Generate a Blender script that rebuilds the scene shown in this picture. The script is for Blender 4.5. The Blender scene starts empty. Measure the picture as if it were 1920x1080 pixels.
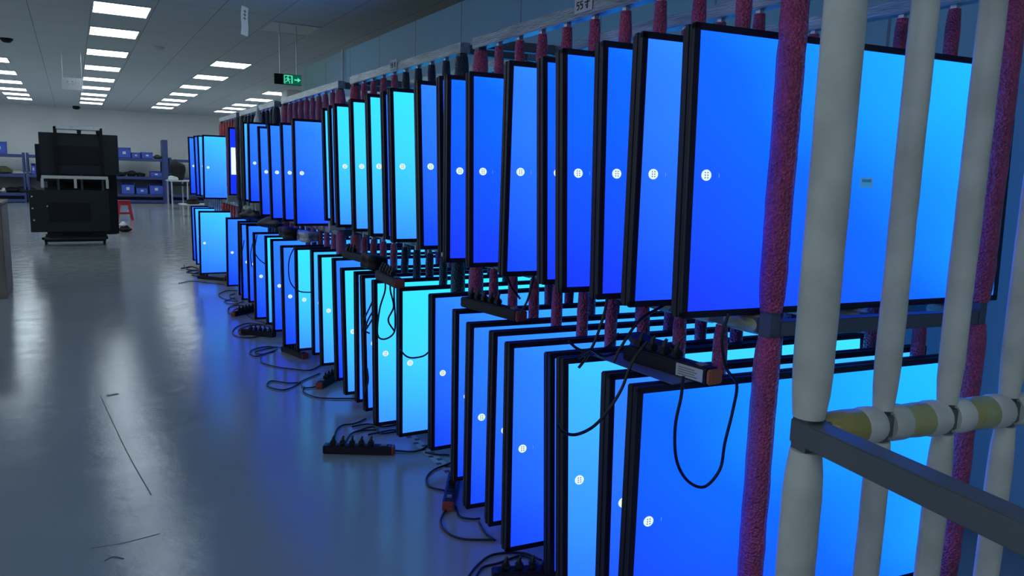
import bpy, math, random
from mathutils import Vector, Matrix
R = math.radians
sc = bpy.context.scene
col = sc.collection

# ------------------------------------------------------------------ camera, world, exposure
cam_data = bpy.data.cameras.new('camera')
cam_data.sensor_width = 36.0
cam_data.lens = 26.25
cam_data.clip_start = 0.02
cam_data.clip_end = 200
cam = bpy.data.objects.new('camera', cam_data)
col.objects.link(cam)
cam.matrix_world = Matrix([[0.863788, 0.050253, -0.501343, 0.0], [-0.503094, 0.140696, -0.852702, 0.0], [0.027686, 0.988777, 0.146814, 1.3], [0.0, 0.0, 0.0, 1.0]])
sc.camera = cam
sc.view_settings.view_transform = 'Standard'
sc.view_settings.look = 'None'
sc.view_settings.exposure = 0.0
sc.view_settings.gamma = 1.0
sc.view_settings.use_curve_mapping = False
w = bpy.data.worlds.new('world'); sc.world = w
w.use_nodes = True
w.node_tree.nodes['Background'].inputs[0].default_value = (0.02, 0.03, 0.05, 1)
w.node_tree.nodes['Background'].inputs[1].default_value = 0.3

PANEL = 7.0         # strength of the lit ceiling panels
SCREEN = 1.1         # strength of the displays

# ------------------------------------------------------------------ materials
def srgb(r, g, b):
    f = lambda c: (c / 255 / 12.92) if c / 255 <= .04045 else ((c / 255 + .055) / 1.055) ** 2.4
    return (f(r), f(g), f(b), 1)

def mat(name, color, rough=.6, metal=0.0, bump=0.0, scale=40, var=0.0, vscale=6, coat=0.0, spec=.5, detail=3, emis=None, estr=0, stretch=None):
    m = bpy.data.materials.new(name); m.use_nodes = True
    nt = m.node_tree; n = nt.nodes; b = n['Principled BSDF']
    b.inputs['Base Color'].default_value = color
    b.inputs['Roughness'].default_value = rough
    b.inputs['Metallic'].default_value = metal
    b.inputs['Specular IOR Level'].default_value = spec
    b.inputs['Coat Weight'].default_value = coat
    b.inputs['Coat Roughness'].default_value = .15
    tc = n.new('ShaderNodeTexCoord')
    src = tc.outputs['Object']
    if stretch:
        mp = n.new('ShaderNodeMapping'); mp.inputs['Scale'].default_value = stretch
        nt.links.new(src, mp.inputs[0]); src = mp.outputs[0]
    if bump:
        t = n.new('ShaderNodeTexNoise'); t.inputs['Scale'].default_value = scale; t.inputs['Detail'].default_value = detail
        nt.links.new(src, t.inputs['Vector'])
        bp = n.new('ShaderNodeBump'); bp.inputs['Strength'].default_value = bump; bp.inputs['Distance'].default_value = .01
        nt.links.new(t.outputs['Fac'], bp.inputs['Height']); nt.links.new(bp.outputs[0], b.inputs['Normal'])
    if var:
        t2 = n.new('ShaderNodeTexNoise'); t2.inputs['Scale'].default_value = vscale; t2.inputs['Detail'].default_value = 4
        nt.links.new(src, t2.inputs['Vector'])
        r = n.new('ShaderNodeValToRGB')
        r.color_ramp.elements[0].position = .3; r.color_ramp.elements[1].position = .7
        r.color_ramp.elements[0].color = tuple(c * (1 - var) for c in color[:3]) + (1,)
        r.color_ramp.elements[1].color = tuple(min(1, c * (1 + var)) for c in color[:3]) + (1,)
        nt.links.new(t2.outputs['Fac'], r.inputs[0]); nt.links.new(r.outputs[0], b.inputs['Base Color'])
    if emis:
        b.inputs['Emission Color'].default_value = emis
        b.inputs['Emission Strength'].default_value = estr
    return m

def screen_mat(name, a, b_, c, strength=SCREEN, wx=.52, wz=.42):
    """lit display face with the viewing-angle colour shift painted in: runs from colour a (low left) through b_ to c (top right)"""
    m = bpy.data.materials.new(name); m.use_nodes = True
    nt = m.node_tree; n = nt.nodes; p = n['Principled BSDF']
    p.inputs['Base Color'].default_value = (.004, .005, .01, 1)
    p.inputs['Roughness'].default_value = .35
    p.inputs['Specular IOR Level'].default_value = .25
    tc = n.new('ShaderNodeTexCoord'); sp = n.new('ShaderNodeSeparateXYZ')
    nt.links.new(tc.outputs['Generated'], sp.inputs[0])
    nz = n.new('ShaderNodeTexNoise'); nz.inputs['Scale'].default_value = 1.6; nz.inputs['Detail'].default_value = 1
    nt.links.new(tc.outputs['Generated'], nz.inputs['Vector'])
    def math_(op, x, y):
        q = n.new('ShaderNodeMath'); q.operation = op
        for i, v in enumerate((x, y)):
            if isinstance(v, (int, float)): q.inputs[i].default_value = v
            else: nt.links.new(v, q.inputs[i])
        return q.outputs[0]
    fx = math_('MULTIPLY', sp.outputs[0], wx)
    fz = math_('MULTIPLY', sp.outputs[2], wz)
    fn = math_('MULTIPLY', nz.outputs['Fac'], .22)
    s = math_('ADD', math_('ADD', fx, fz), fn)  # viewing-angle colour shift of the panels, painted as a fixed gradient
    r = n.new('ShaderNodeValToRGB')
    e = r.color_ramp.elements
    a, b_, c = [(q[0], q[1], q[2] * 1.7, 1) for q in (a, b_, c)]
    e[0].position = .12; e[0].color = a
    e[1].position = .95; e[1].color = c
    k = e.new(.5); k.color = b_
    nt.links.new(s, r.inputs[0])
    nt.links.new(r.outputs[0], p.inputs['Emission Color'])
    p.inputs['Emission Strength'].default_value = strength
    return m

M = {}
M['bezel'] = mat('black_plastic', (.014, .013, .030, 1), .45, spec=.4)
M['housing'] = mat('black_metal_housing', (.016, .015, .034, 1), .5, metal=.2)
M['deep'] = screen_mat('deep_blue_angle_tint', srgb(26, 58, 255), srgb(16, 104, 255), srgb(32, 190, 255))
M['blue'] = screen_mat('blue_angle_tint', srgb(24, 72, 255), srgb(46, 128, 255), srgb(60, 196, 255))
M['sky'] = screen_mat('sky_blue_angle_tint', srgb(44, 120, 255), srgb(62, 165, 255), srgb(60, 225, 255), SCREEN, .3, .6)
M['cyan'] = screen_mat('cyan_angle_tint', srgb(58, 150, 255), srgb(62, 208, 255), srgb(50, 236, 255), SCREEN, .22, .72)
M['royal'] = screen_mat('royal_blue_picture', srgb(22, 50, 215), srgb(24, 54, 220), srgb(30, 60, 225))
M['dots'] = mat('icon_dots', (.01, .02, .1, 1), .5, emis=srgb(70, 110, 140), estr=.6)
M['icon'] = mat('icon_white', (.02, .02, .02, 1), .5, emis=srgb(228, 250, 255), estr=1.0)
M['white_dialog'] = mat('white_window_on_screen', (.02, .02, .02, 1), .5, emis=srgb(225, 255, 255), estr=1.2)
M['mark'] = mat('icon_mark', (.02, .02, .02, 1), .5, emis=srgb(90, 150, 255), estr=1.0)
M['cable'] = mat('black_rubber', (.008, .009, .014, 1), .45)
M['steel'] = mat('galvanised_tube', (.70, .74, .77, 1), .38, metal=.75, bump=.15, scale=60, var=.15, vscale=12)
M['alu'] = mat('film_wrapped_aluminium', (.36, .40, .43, 1), .28, metal=.75, bump=.6, scale=24, var=.3, coat=.4, stretch=(8, 1.2, 8))
M['grey_tube'] = mat('dull_grey_steel', (.13, .15, .17, 1), .5, metal=.35, var=.12, bump=.1)
M['film'] = mat('stretch_film', (.55, .6, .62, 1), .12, bump=.9, scale=45, coat=.6)

def wrap(name, color, sparkle, rough=.38, sc_=150):
    m = mat(name, color, rough, var=.22, vscale=9, coat=.35)
    nt = m.node_tree; n = nt.nodes; b = n['Principled BSDF']
    v = n.new('ShaderNodeTexVoronoi'); v.inputs['Scale'].default_value = sc_
    tc = n.new('ShaderNodeTexCoord'); nt.links.new(tc.outputs['Object'], v.inputs['Vector'])
    z = n.new('ShaderNodeTexNoise'); z.inputs['Scale'].default_value = 26; z.inputs['Detail'].default_value = 5
    nt.links.new(tc.outputs['Object'], z.inputs['Vector'])
    a = n.new('ShaderNodeMath'); a.operation = 'ADD'
    nt.links.new(v.outputs['Distance'], a.inputs[0]); nt.links.new(z.outputs['Fac'], a.inputs[1])
    bp = n.new('ShaderNodeBump'); bp.inputs['Strength'].default_value = sparkle; bp.inputs['Distance'].default_value = .008
    nt.links.new(a.outputs[0], bp.inputs['Height']); nt.links.new(bp.outputs[0], b.inputs['Normal'])
    nt.links.new(bp.outputs[0], b.inputs['Coat Normal'])
    return m
M['pink'] = wrap('pink_bubble_wrap', srgb(205, 84, 122), 1.0)
M['mauve'] = wrap('mauve_bubble_wrap', srgb(186, 92, 132), .6)
M['navy'] = wrap('dark_bubble_wrap', srgb(40, 44, 66), .8)
M['red'] = wrap('red_bubble_wrap', srgb(200, 70, 78), .6)
M['white_foam'] = wrap('white_foam_in_film', (.60, .62, .56, 1), .10, .5, 14)
M['green_wrap'] = wrap('yellow_green_foam_wrap', (.36, .40, .12, 1), .5, .45, 30)
# green and ochre tape over pale foam
g = M['green_wrap'].node_tree
for nd in g.nodes:
    if nd.type == 'VALTORGB':
        nd.color_ramp.elements[0].color = (.60, .62, .52, 1); nd.color_ramp.elements[0].position = .40
        nd.color_ramp.elements[1].color = (.40, .34, .10, 1); nd.color_ramp.elements[1].position = .60
        k = nd.color_ramp.elements.new(.47); k.color = (.38, .46, .24, 1)

# floor: glossy epoxy with scuffs
m = M['floor'] = mat('grey_epoxy_floor', (.26, .29, .31, 1), .2, spec=.20)
nt = m.node_tree; n = nt.nodes; b = n['Principled BSDF']
tc = n.new('ShaderNodeTexCoord')
n1 = n.new('ShaderNodeTexNoise'); n1.inputs['Scale'].default_value = .55; n1.inputs['Detail'].default_value = 6
n2 = n.new('ShaderNodeTexNoise'); n2.inputs['Scale'].default_value = 7; n2.inputs['Detail'].default_value = 8; n2.inputs['Roughness'].default_value = .7
n3 = n.new('ShaderNodeTexNoise'); n3.inputs['Scale'].default_value = 3.2; n3.inputs['Detail'].default_value = 4
for t in (n1, n2, n3): nt.links.new(tc.outputs['Object'], t.inputs['Vector'])
r = n.new('ShaderNodeValToRGB'); r.color_ramp.elements[0].position = .3; r.color_ramp.elements[1].position = .72
r.color_ramp.elements[0].color = (.27, .30, .315, 1); r.color_ramp.elements[1].color = (.32, .35, .365, 1)
nt.links.new(n1.outputs['Fac'], r.inputs[0]); nt.links.new(r.outputs[0], b.inputs['Base Color'])
r2 = n.new('ShaderNodeValToRGB'); r2.color_ramp.elements[0].position = .40; r2.color_ramp.elements[1].position = .66
r2.color_ramp.elements[0].color = (.07, .07, .07, 1); r2.color_ramp.elements[1].color = (.19, .19, .19, 1)
nt.links.new(n2.outputs['Fac'], r2.inputs[0]); nt.links.new(r2.outputs[0], b.inputs['Roughness'])
bp = n.new('ShaderNodeBump'); bp.inputs['Strength'].default_value = .07; bp.inputs['Distance'].default_value = .02
nt.links.new(n3.outputs['Fac'], bp.inputs['Height'])
bp2 = n.new('ShaderNodeBump'); bp2.inputs['Strength'].default_value = .16; bp2.inputs['Distance'].default_value = .01
nt.links.new(n2.outputs['Fac'], bp2.inputs['Height']); nt.links.new(bp.outputs[0], bp2.inputs['Normal'])
nt.links.new(bp2.outputs[0], b.inputs['Normal'])

# ceiling: mineral tiles with thin dark joints
m = M['ceiling'] = mat('ceiling_tiles', (.70, .74, .77, 1), .9)
nt = m.node_tree; n = nt.nodes; b = n['Principled BSDF']
tc = n.new('ShaderNodeTexCoord'); br = n.new('ShaderNodeTexBrick')
br.offset = 0; br.inputs['Scale'].default_value = 1.0
br.inputs['Brick Width'].default_value = .7; br.inputs['Row Height'].default_value = 1.2
br.inputs['Mortar Size'].default_value = .006; br.inputs['Mortar Smooth'].default_value = .2
br.inputs['Color1'].default_value = (.70, .74, .77, 1); br.inputs['Color2'].default_value = (.68, .72, .75, 1)
br.inputs['Mortar'].default_value = (.34, .37, .41, 1)
mp = n.new('ShaderNodeMapping'); mp.inputs['Location'].default_value = (.38, .4, 0)
nt.links.new(tc.outputs['Object'], mp.inputs[0]); nt.links.new(mp.outputs[0], br.inputs['Vector']); nt.links.new(br.outputs[0], b.inputs['Base Color'])

# partition wall: painted panels with vertical joints
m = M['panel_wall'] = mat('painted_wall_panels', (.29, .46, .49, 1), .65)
nt = m.node_tree; n = nt.nodes; b = n['Principled BSDF']
tc = n.new('ShaderNodeTexCoord'); br = n.new('ShaderNodeTexBrick'); mp = n.new('ShaderNodeMapping')
mp.inputs['Rotation'].default_value = (0, R(90), R(90))
br.offset = 0; br.inputs['Scale'].default_value = 1.0
br.inputs['Brick Width'].default_value = 1.0; br.inputs['Row Height'].default_value = 30
br.inputs['Mortar Size'].default_value = .008
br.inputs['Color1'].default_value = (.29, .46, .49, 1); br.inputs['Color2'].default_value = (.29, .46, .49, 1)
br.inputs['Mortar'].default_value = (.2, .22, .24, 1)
sx = n.new('ShaderNodeSeparateXYZ'); cx = n.new('ShaderNodeCombineXYZ')
nt.links.new(tc.outputs['Object'], sx.inputs[0]); nt.links.new(sx.outputs[1], cx.inputs[0]); cx.inputs[1].default_value = 5
nt.links.new(cx.outputs[0], br.inputs['Vector']); nt.links.new(br.outputs[0], b.inputs['Base Color'])

M['wall'] = mat('white_wall_paint', (.86, .87, .86, 1), .8, var=.04, vscale=1)
M['skirt'] = mat('black_skirting', (.012, .014, .018, 1), .5)
M['skirt_grey'] = mat('grey_skirting', (.32, .36, .36, 1), .5)
M['panel_on'] = mat('lit_light_panel', (.8, .8, .8, 1), .5, emis=(.78, .92, 1.0, 1), estr=PANEL)
M['panel_off'] = mat('unlit_light_panel', (.55, .60, .63, 1), .35)
M['white'] = mat('white_plastic', (.62, .64, .64, 1), .4)
M['paper'] = mat('white_paper', (.62, .64, .66, 1), .7)
m = M['thin_paper'] = bpy.data.materials.new('thin_paper'); m.use_nodes = True
nt = m.node_tree; n = nt.nodes; n.remove(n['Principled BSDF'])
d_ = n.new('ShaderNodeBsdfDiffuse'); d_.inputs[0].default_value = (.85, .87, .88, 1)
tl = n.new('ShaderNodeBsdfTranslucent'); tl.inputs[0].default_value = (.85, .87, .88, 1)
mx = n.new('ShaderNodeMixShader'); nt.links.new(d_.outputs[0], mx.inputs[1]); nt.links.new(tl.outputs[0], mx.inputs[2]); nt.links.new(mx.outputs[0], n['Material Output'].inputs[0])
M['ink'] = mat('black_ink', (.01, .01, .012, 1), .6)
M['label_print'] = mat('grey_print', (.22, .23, .24, 1), .6)
M['shelf_blue'] = mat('blue_powder_coat', (.035, .055, .20, 1), .45)
M['bin_blue'] = mat('blue_bin_plastic', (.05, .10, .52, 1), .4)
M['dark'] = mat('dark_plastic', (.010, .011, .015, 1), .6, spec=.25)
M['backpanel'] = mat('matt_black_sheet_metal', (.012, .016, .026, 1), .55, metal=.2)
M['olive'] = mat('olive_cloth', (.07, .08, .04, 1), .8)
M['red_plastic'] = mat('red_stool_plastic', (.42, .02, .04, 1), .35)
M['card'] = mat('beige_cardboard', (.30, .25, .20, 1), .75, var=.15, vscale=5, bump=.15)
M['wood'] = mat('worn_board', (.42, .20, .09, 1), .6, var=.25, vscale=5, stretch=(1, 8, 8))
M['benchtop'] = mat('pale_bench_top', (.55, .57, .58, 1), .45)
M['exit_green'] = mat('exit_sign_green', (.0, .10, .06, 1), .4, emis=srgb(6, 96, 72), estr=.8)
M['exit_mark'] = mat('exit_sign_mark', (.1, .4, .3, 1), .4, emis=srgb(86, 222, 170), estr=1.0)
M['strip_body'] = mat('black_strip_plastic', (.014, .014, .024, 1), .4, spec=.35)
M['strip_red'] = mat('rusty_red_end_cap', (.32, .07, .06, 1), .45)
M['orange'] = mat('orange_end_cap', (.42, .14, .06, 1), .45)
M['tape_pale'] = mat('pale_tape', (.40, .42, .34, 1), .5)
M['tape_dark'] = mat('dark_tape', (.03, .035, .05, 1), .5)
M['scuff'] = mat('dark_scuff', (.05, .055, .06, 1), .5)
m = M['clear'] = mat('clear_acrylic', (.75, .8, .85, 1), .15)
m.node_tree.nodes['Principled BSDF'].inputs['Alpha'].default_value = .28
m = M['bag'] = mat('thin_white_plastic_bag', (.7, .72, .75, 1), .3, bump=.6, scale=30)
m.node_tree.nodes['Principled BSDF'].inputs['Alpha'].default_value = .6

# ------------------------------------------------------------------ mesh helpers
class MB:
    def __init__(s): s.v = []; s.f = []; s.m = []; s.s = []
    def add(s, vs, fs, mi=0, smooth=False):
        o = len(s.v); s.v += [tuple(v) for v in vs]
        for f in fs: s.f.append(tuple(i + o for i in f)); s.m.append(mi); s.s.append(smooth)
        return s
    def box(s, x0, x1, y0, y1, z0, z1, mi=0, mtx=None):
        vs = [Vector((x, y, z)) for z in (z0, z1) for y in (y0, y1) for x in (x0, x1)]
        if mtx: vs = [mtx @ v for v in vs]
        return s.add(vs, [(0, 2, 3, 1), (4, 5, 7, 6), (0, 1, 5, 4), (2, 6, 7, 3), (0, 4, 6, 2), (1, 3, 7, 5)], mi)
    def bbox(s, x0, x1, y0, y1, z0, z1, c=.003, mi=0, mtx=None):
        """box with chamfered edges"""
        import bmesh
        bm = bmesh.new(); bmesh.ops.create_cube(bm, size=1)
        for v in bm.verts:
            v.co = Vector(((x0 + x1) / 2 + v.co.x * (x1 - x0), (y0 + y1) / 2 + v.co.y * (y1 - y0), (z0 + z1) / 2 + v.co.z * (z1 - z0)))
        bmesh.ops.bevel(bm, geom=bm.edges[:], offset=c, segments=2, affect='EDGES')
        bm.verts.index_update()
        vs = [v.co.copy() for v in bm.verts]
        if mtx: vs = [mtx @ v for v in vs]
        fs = [[v.index for v in f.verts] for f in bm.faces]; bm.free()
        return s.add(vs, fs, mi)
    def tube(s, pts, r, n=8, mi=0, cap=True):
        pts = [Vector(p) for p in pts]; k = len(pts); rr = r if isinstance(r, (list, tuple)) else [r] * k
        t0 = (pts[1] - pts[0]).normalized()
        up = Vector((0, 0, 1)) if abs(t0.z) < .9 else Vector((1, 0, 0))
        a = t0.cross(up).normalized(); vs = []
        for i, p in enumerate(pts):
            t = (pts[min(i + 1, k - 1)] - pts[max(i - 1, 0)])
            t = t.normalized() if t.length > 1e-9 else t0
            a = (a - t * a.dot(t)); a = a.normalized() if a.length > 1e-6 else t.orthogonal().normalized()
            b_ = t.cross(a)
            for j in range(n):
                g_ = 2 * math.pi * j / n; vs.append(p + (a * math.cos(g_) + b_ * math.sin(g_)) * rr[i])
        fs = [(i * n + j, i * n + (j + 1) % n, (i + 1) * n + (j + 1) % n, (i + 1) * n + j) for i in range(k - 1) for j in range(n)]
        s.add(vs, fs, mi, True)
        if cap:
            s.add(vs[:n], [tuple(range(n - 1, -1, -1))], mi); s.add(vs[-n:], [tuple(range(n))], mi)
        return s
    def lathe(s, prof, n=20, c=(0, 0, 0), mi=0):
        vs = [(c[0] + r_ * math.cos(2 * math.pi * j / n), c[1] + r_ * math.sin(2 * math.pi * j / n), c[2] + z) for r_, z in prof for j in range(n)]
        fs = [(i * n + j, i * n + (j + 1) % n, (i + 1) * n + (j + 1) % n, (i + 1) * n + j) for i in range(len(prof) - 1) for j in range(n)]
        return s.add(vs, fs, mi, True)
    def prism(s, poly, mtx, d, mi=0):
        """polygon in local xy, extruded d along local z, placed by mtx"""
        k = len(poly)
        vs = [mtx @ Vector((x, y, 0)) for x, y in poly] + [mtx @ Vector((x, y, d)) for x, y in poly]
        fs = [tuple(range(k - 1, -1, -1)), tuple(range(k, 2 * k))] + [(i, (i + 1) % k, (i + 1) % k + k, i + k) for i in range(k)]
        return s.add(vs, fs, mi)
    def mesh(s, name, mats):
        me = bpy.data.meshes.new(name); me.from_pydata(s.v, [], s.f)
        for m_ in (mats if isinstance(mats, (list, tuple)) else [mats]): me.materials.append(M[m_] if isinstance(m_, str) else m_)
        me.polygons.foreach_set('material_index', s.m); me.polygons.foreach_set('use_smooth', s.s)
        me.update(); return me
    def obj(s, name, mats, parent=None, loc=None):
        return link(name, s.mesh(name, mats), parent, loc)

def link(name, me, parent=None, loc=None, rot=None):
    o = bpy.data.objects.new(name, me); col.objects.link(o)
    if parent: o.parent = parent
    if loc: o.location = loc
    if rot: o.rotation_euler = rot
    return o
def tag(o, label, cat, group=None):
    o['label'] = label; o['category'] = cat
    if group: o['group'] = group
    return o
def thing(name, label, cat, loc=(0, 0, 0), rot=(0, 0, 0), group=None):
    o = link(name, None, None, loc, rot); o.empty_display_size = .1
    return tag(o, label, cat, group)
def copy_tree(o, parent=None):
    c = o.copy(); col.objects.link(c)
    if parent: c.parent = parent
    for ch in o.children: copy_tree(ch, c)
    return c
def struct(o): o['kind'] = 'structure'; return o
def smooth(pts, n=6):
    """Catmull-Rom through pts"""
    P = [Vector(p) for p in pts]
    if len(P) < 3: return P
    P = [P[0] * 2 - P[1]] + P + [P[-1] * 2 - P[-2]]; out = []
    for i in range(1, len(P) - 2):
        for k in range(n):
            t = k / n; a, b_, c, d = P[i - 1], P[i], P[i + 1], P[i + 2]
            out.append(.5 * ((2 * b_) + (c - a) * t + (2 * a - 5 * b_ + 4 * c - d) * t * t + (3 * b_ - 3 * c + d - a) * t ** 3))
    out.append(P[-2]); return out
ORD = ['nearest', 'second', 'third', 'fourth', 'fifth', 'sixth', 'seventh', 'eighth', 'ninth', 'tenth', 'eleventh', 'twelfth', 'thirteenth', 'fourteenth', 'fifteenth', 'sixteenth', 'seventeenth', 'eighteenth', 'nineteenth', 'twentieth', 'twenty-first', 'twenty-second', 'twenty-third', 'twenty-fourth', 'twenty-fifth', 'twenty-sixth', 'twenty-seventh', 'twenty-eighth', 'twenty-ninth', 'thirtieth', 'thirty-first']

# ------------------------------------------------------------------ the room
CZ = 3.3
struct(MB().box(-7, 7, -5, 31.3, -.1, 0).obj('floor', 'floor'))
struct(MB().box(-7, 7, -5, 31.3, CZ, CZ + .1).obj('ceiling', 'ceiling'))
struct(MB().box(-7, 7, 31.2, 31.4, 0, CZ).obj('wall_back', 'wall'))
struct(MB().box(-7.2, -7, -5, 31.3, 0, CZ).obj('wall_left', 'wall'))
struct(MB().box(7, 7.2, -5, 31.3, 0, CZ).obj('wall_far_right', 'wall'))
struct(MB().box(-7, 7, -5.2, -5, 0, CZ).obj('wall_front', 'wall'))
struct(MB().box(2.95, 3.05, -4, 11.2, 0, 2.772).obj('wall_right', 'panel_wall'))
struct(MB().box(2.935, 2.95, -4, 11.2, 0, .062).obj('baseboard_right', 'skirt'))
struct(MB().box(2.942, 2.95, -4, 11.2, .062, .115).obj('trim_1', 'skirt_grey'))
struct(MB().bbox(4.74, 5.5, 19.4, 20.0, 0, CZ, .01).obj('wall_pillar', 'wall'))

# ceiling lights ------------------------------------------------------
def panel_meshes(W_, L_, on):
    f = MB()
    for a in ((0, .02, 0, L_), (W_ - .02, W_, 0, L_), (.02, W_ - .02, 0, .02), (.02, W_ - .02, L_ - .02, L_)):
        f.box(a[0], a[1], a[2], a[3], -.012, 0)
    return f.mesh('light_frame', 'white'), MB().box(.02, W_ - .02, .02, L_ - .02, -.008, 0).mesh('light_diffuser', 'panel_on' if on else 'panel_off')
fr_on, di_on = panel_meshes(.67, .80, True)
fr_off, di_off = panel_meshes(.67, .80, False)
YS = [10.85, 12.82, 15.25, 17.7, 20.1, 22.35, 24.5, 26.2, 27.9]
rows = [(-1.62, YS[3:], 'column at the left edge'),
        (.32, YS, 'column over the aisle'),
        (2.42, YS[2:], 'column left of the exit sign'),
        (4.42, YS[4:], 'rightmost column by the pillar')]
def ceiling_panel(x, y, on, label, group):
    t = thing('ceiling_light', label, 'ceiling light', (x, y, CZ), group=group)
    link('light_frame', fr_on if on else fr_off, t); link('light_diffuser', di_on if on else di_off, t)
for x, ys, desc in rows:
    for i, y in enumerate(ys):
        nm = 'nearest' if i == 0 else ('farthest' if i == len(ys) - 1 else ORD[i] + ' nearest')
        ceiling_panel(x, y, True, 'lit ceiling panel, %s in the %s' % (nm, desc), 'lit ceiling panels')
ceiling_panel(2.45, 10.75, False, 'unlit ceiling light panel above the racks, between hanging tag and wall', None)
for x, ys in ((.32, (-3.4, 8.48)), (-1.62, (-3.4, -1.0)), (-3.72, (-3.4, -1.0, 1.3, 3.7, 6.1, 8.48, 10.85, 12.82, 15.25, 17.7, 20.1, 22.35, 24.5, 26.2, 27.9)), (-5.8, (-3.4, 1.3, 3.7, 6.1, 8.48, 10.85, 12.82, 15.25, 17.7, 20.1, 22.35, 24.5, 26.2, 27.9))):  # the two far-left columns are added, unseen, to lift the ambient light
    for y in ys: ceiling_panel(x, y, True, 'unseen lit ceiling panel above or left of the picture frame', 'lit ceiling panels outside the frame')

# small ceiling things
o = MB().lathe([(.0, -.07), (.05, -.062), (.085, -.03), (.095, 0)], 20).obj('smoke_detector', 'dark', None, (-.81, 15.04, CZ)); tag(o, 'dark dome detector on the ceiling near the left edge', 'detector')
o = MB().lathe([(.0, -.05), (.05, -.048), (.085, -.025), (.1, 0)], 20).obj('smoke_detector', 'white', None, (1.37, 14.26, CZ)); tag(o, 'round white detector on the ceiling right of the aisle lights', 'detector')
o = MB().lathe([(.0, -.12), (.09, -.10), (.12, -.05), (.1, 0)], 16).obj('ceiling_camera', 'dark', None, (.24, 30.3, CZ)); tag(o, 'small black dome camera on the far ceiling above the tall cart', 'camera')

# clear hanging sign, over the aisle
t = thing('hanging_sign', 'clear acrylic sign hanging left of the aisle lights', 'sign', (.09, 16, 2.74))
MB().box(-.165, .165, -.004, .004, -.10, .11).obj('sign_plate', 'clear', t)
gm = MB()
for a in ((-.10, -.05, .03, .045), (-.08, -.07, -.02, .06), (-.105, -.045, -.005, .01), (-.02, .03, .04, .052), (-.005, .008, -.03, .07), (-.03, .035, .0, .012), (.05, .10, .02, .032), (.05, .06, -.02, .06), (.09, .10, -.02, .06)):
    gm.box(a[0], a[1], -.007, -.0045, a[2], a[3])
gm.obj('lettering', 'white', t)
for x in (-.15, .15): MB().tube([(x, 0, .11), (x, 0, CZ - 2.74)], .004, 6).obj('hanger', 'steel', t)

# white hanging tag over the racks
t = thing('hanging_tag', 'narrow white paper strip hanging from the ceiling above the racks', 'sign', (1.58, 8.15, 2.78), (0, R(4), R(38)))
pm = MB()
for i in range(6):
    z0 = -.14 + i * .047; dx = .006 * math.sin(i * 1.1)
    pm.add([(-.05 + dx, 0, z0), (.05 + dx, 0, z0), (.05 + .006 * math.sin((i + 1) * 1.1), 0, z0 + .047), (-.05 + .006 * math.sin((i + 1) * 1.1), 0, z0 + .047)], [(0, 1, 2, 3)])
pm.obj('paper_strip', 'thin_paper', t)
k = MB()
for z0 in (.02, .055, .09): k.box(-.018, .016, -.002, -.0005, z0, z0 + .012); k.box(-.004, .003, -.002, -.0005, z0 - .012, z0 + .02)
k.obj('writing', 'label_print', t)
MB().tube([(0, 0, .14), (0, 0, CZ - 2.78)], .002, 5).obj('string', 'white', t)

# exit sign -----------------------------------------------------------
t = thing('exit_sign', 'green running-man exit sign with right arrow hanging on rods', 'exit sign', (2.68, 10.9, 2.492))
MB().bbox(-.19, .18, -.018, .018, 0, .142, .004).obj('sign_box', 'dark', t)
MB().box(-.07, .176, -.022, -.0185, .005, .137).obj('green_face', 'exit_green', t)
g = MB()
def bar(g, a, b_, wd, y=-.0265):
    a = Vector((a[0], y, a[1])); b_ = Vector((b_[0], y, b_[1])); d = (b_ - a).normalized(); p = Vector((-d.z, 0, d.x)) * wd / 2
    g.add([a - p, b_ - p, b_ + p, a + p, a - p + Vector((0, .002, 0)), b_ - p + Vector((0, .002, 0)), b_ + p + Vector((0, .002, 0)), a + p + Vector((0, .002, 0))],
          [(0, 1, 2, 3), (7, 6, 5, 4), (0, 4, 5, 1), (1, 5, 6, 2), (2, 6, 7, 3), (3, 7, 4, 0)])
for a, b_, wd in (((-.045, .02), (-.045, .15), .012), ((-.045, .15), (.09, .15), .012), ((.09, .15), (.09, .02), .022), ((-.05, .02), (-.02, .02), .01),
                 ((.015, .115), (.02, .07), .024), ((.02, .075), (.05, .04), .013), ((.05, .04), (.045, .015), .012), ((.015, .07), (-.01, .045), .013), ((-.01, .045), (-.035, .05), .012),
                 ((.015, .11), (.045, .085), .010), ((.045, .085), (.062, .095), .009), ((.012, .11), (-.018, .10), .010), ((-.018, .10), (-.028, .08), .009),
                 ((.13, .085), (.20, .085), .022)): bar(g, a, b_, wd)
g.prism([(0.02 + .013 * math.cos(q * .785), .135 + .013 * math.sin(q * .785)) for q in range(8)], Matrix(((1, 0, 0, 0), (0, 0, 1, -.0265), (0, 1, 0, 0), (0, 0, 0, 1))), .002)
g.prism([(.19, .125), (.19, .045), (.245, .085)], Matrix(((1, 0, 0, 0), (0, 0, 1, -.0265), (0, 1, 0, 0), (0, 0, 0, 1))), .002)
g.v = [(v[0] * .78 - .022, v[1] + .0035, v[2] * .80 + .004) for v in g.v]
g.obj('pictogram', 'exit_mark', t)
for x in (-.11, .12): MB().tube([(x, 0, .142), (x, 0, CZ - 2.492)], .008, 8).obj('hanging_rod', 'steel', t)
o = MB().tube([(2.925, 9.21, 2.40), (2.925, 9.21, 2.772)], .012, 10).obj('wall_conduit', 'white'); tag(o, 'thin pale vertical conduit on the right wall left of the exit', 'conduit')

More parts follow.
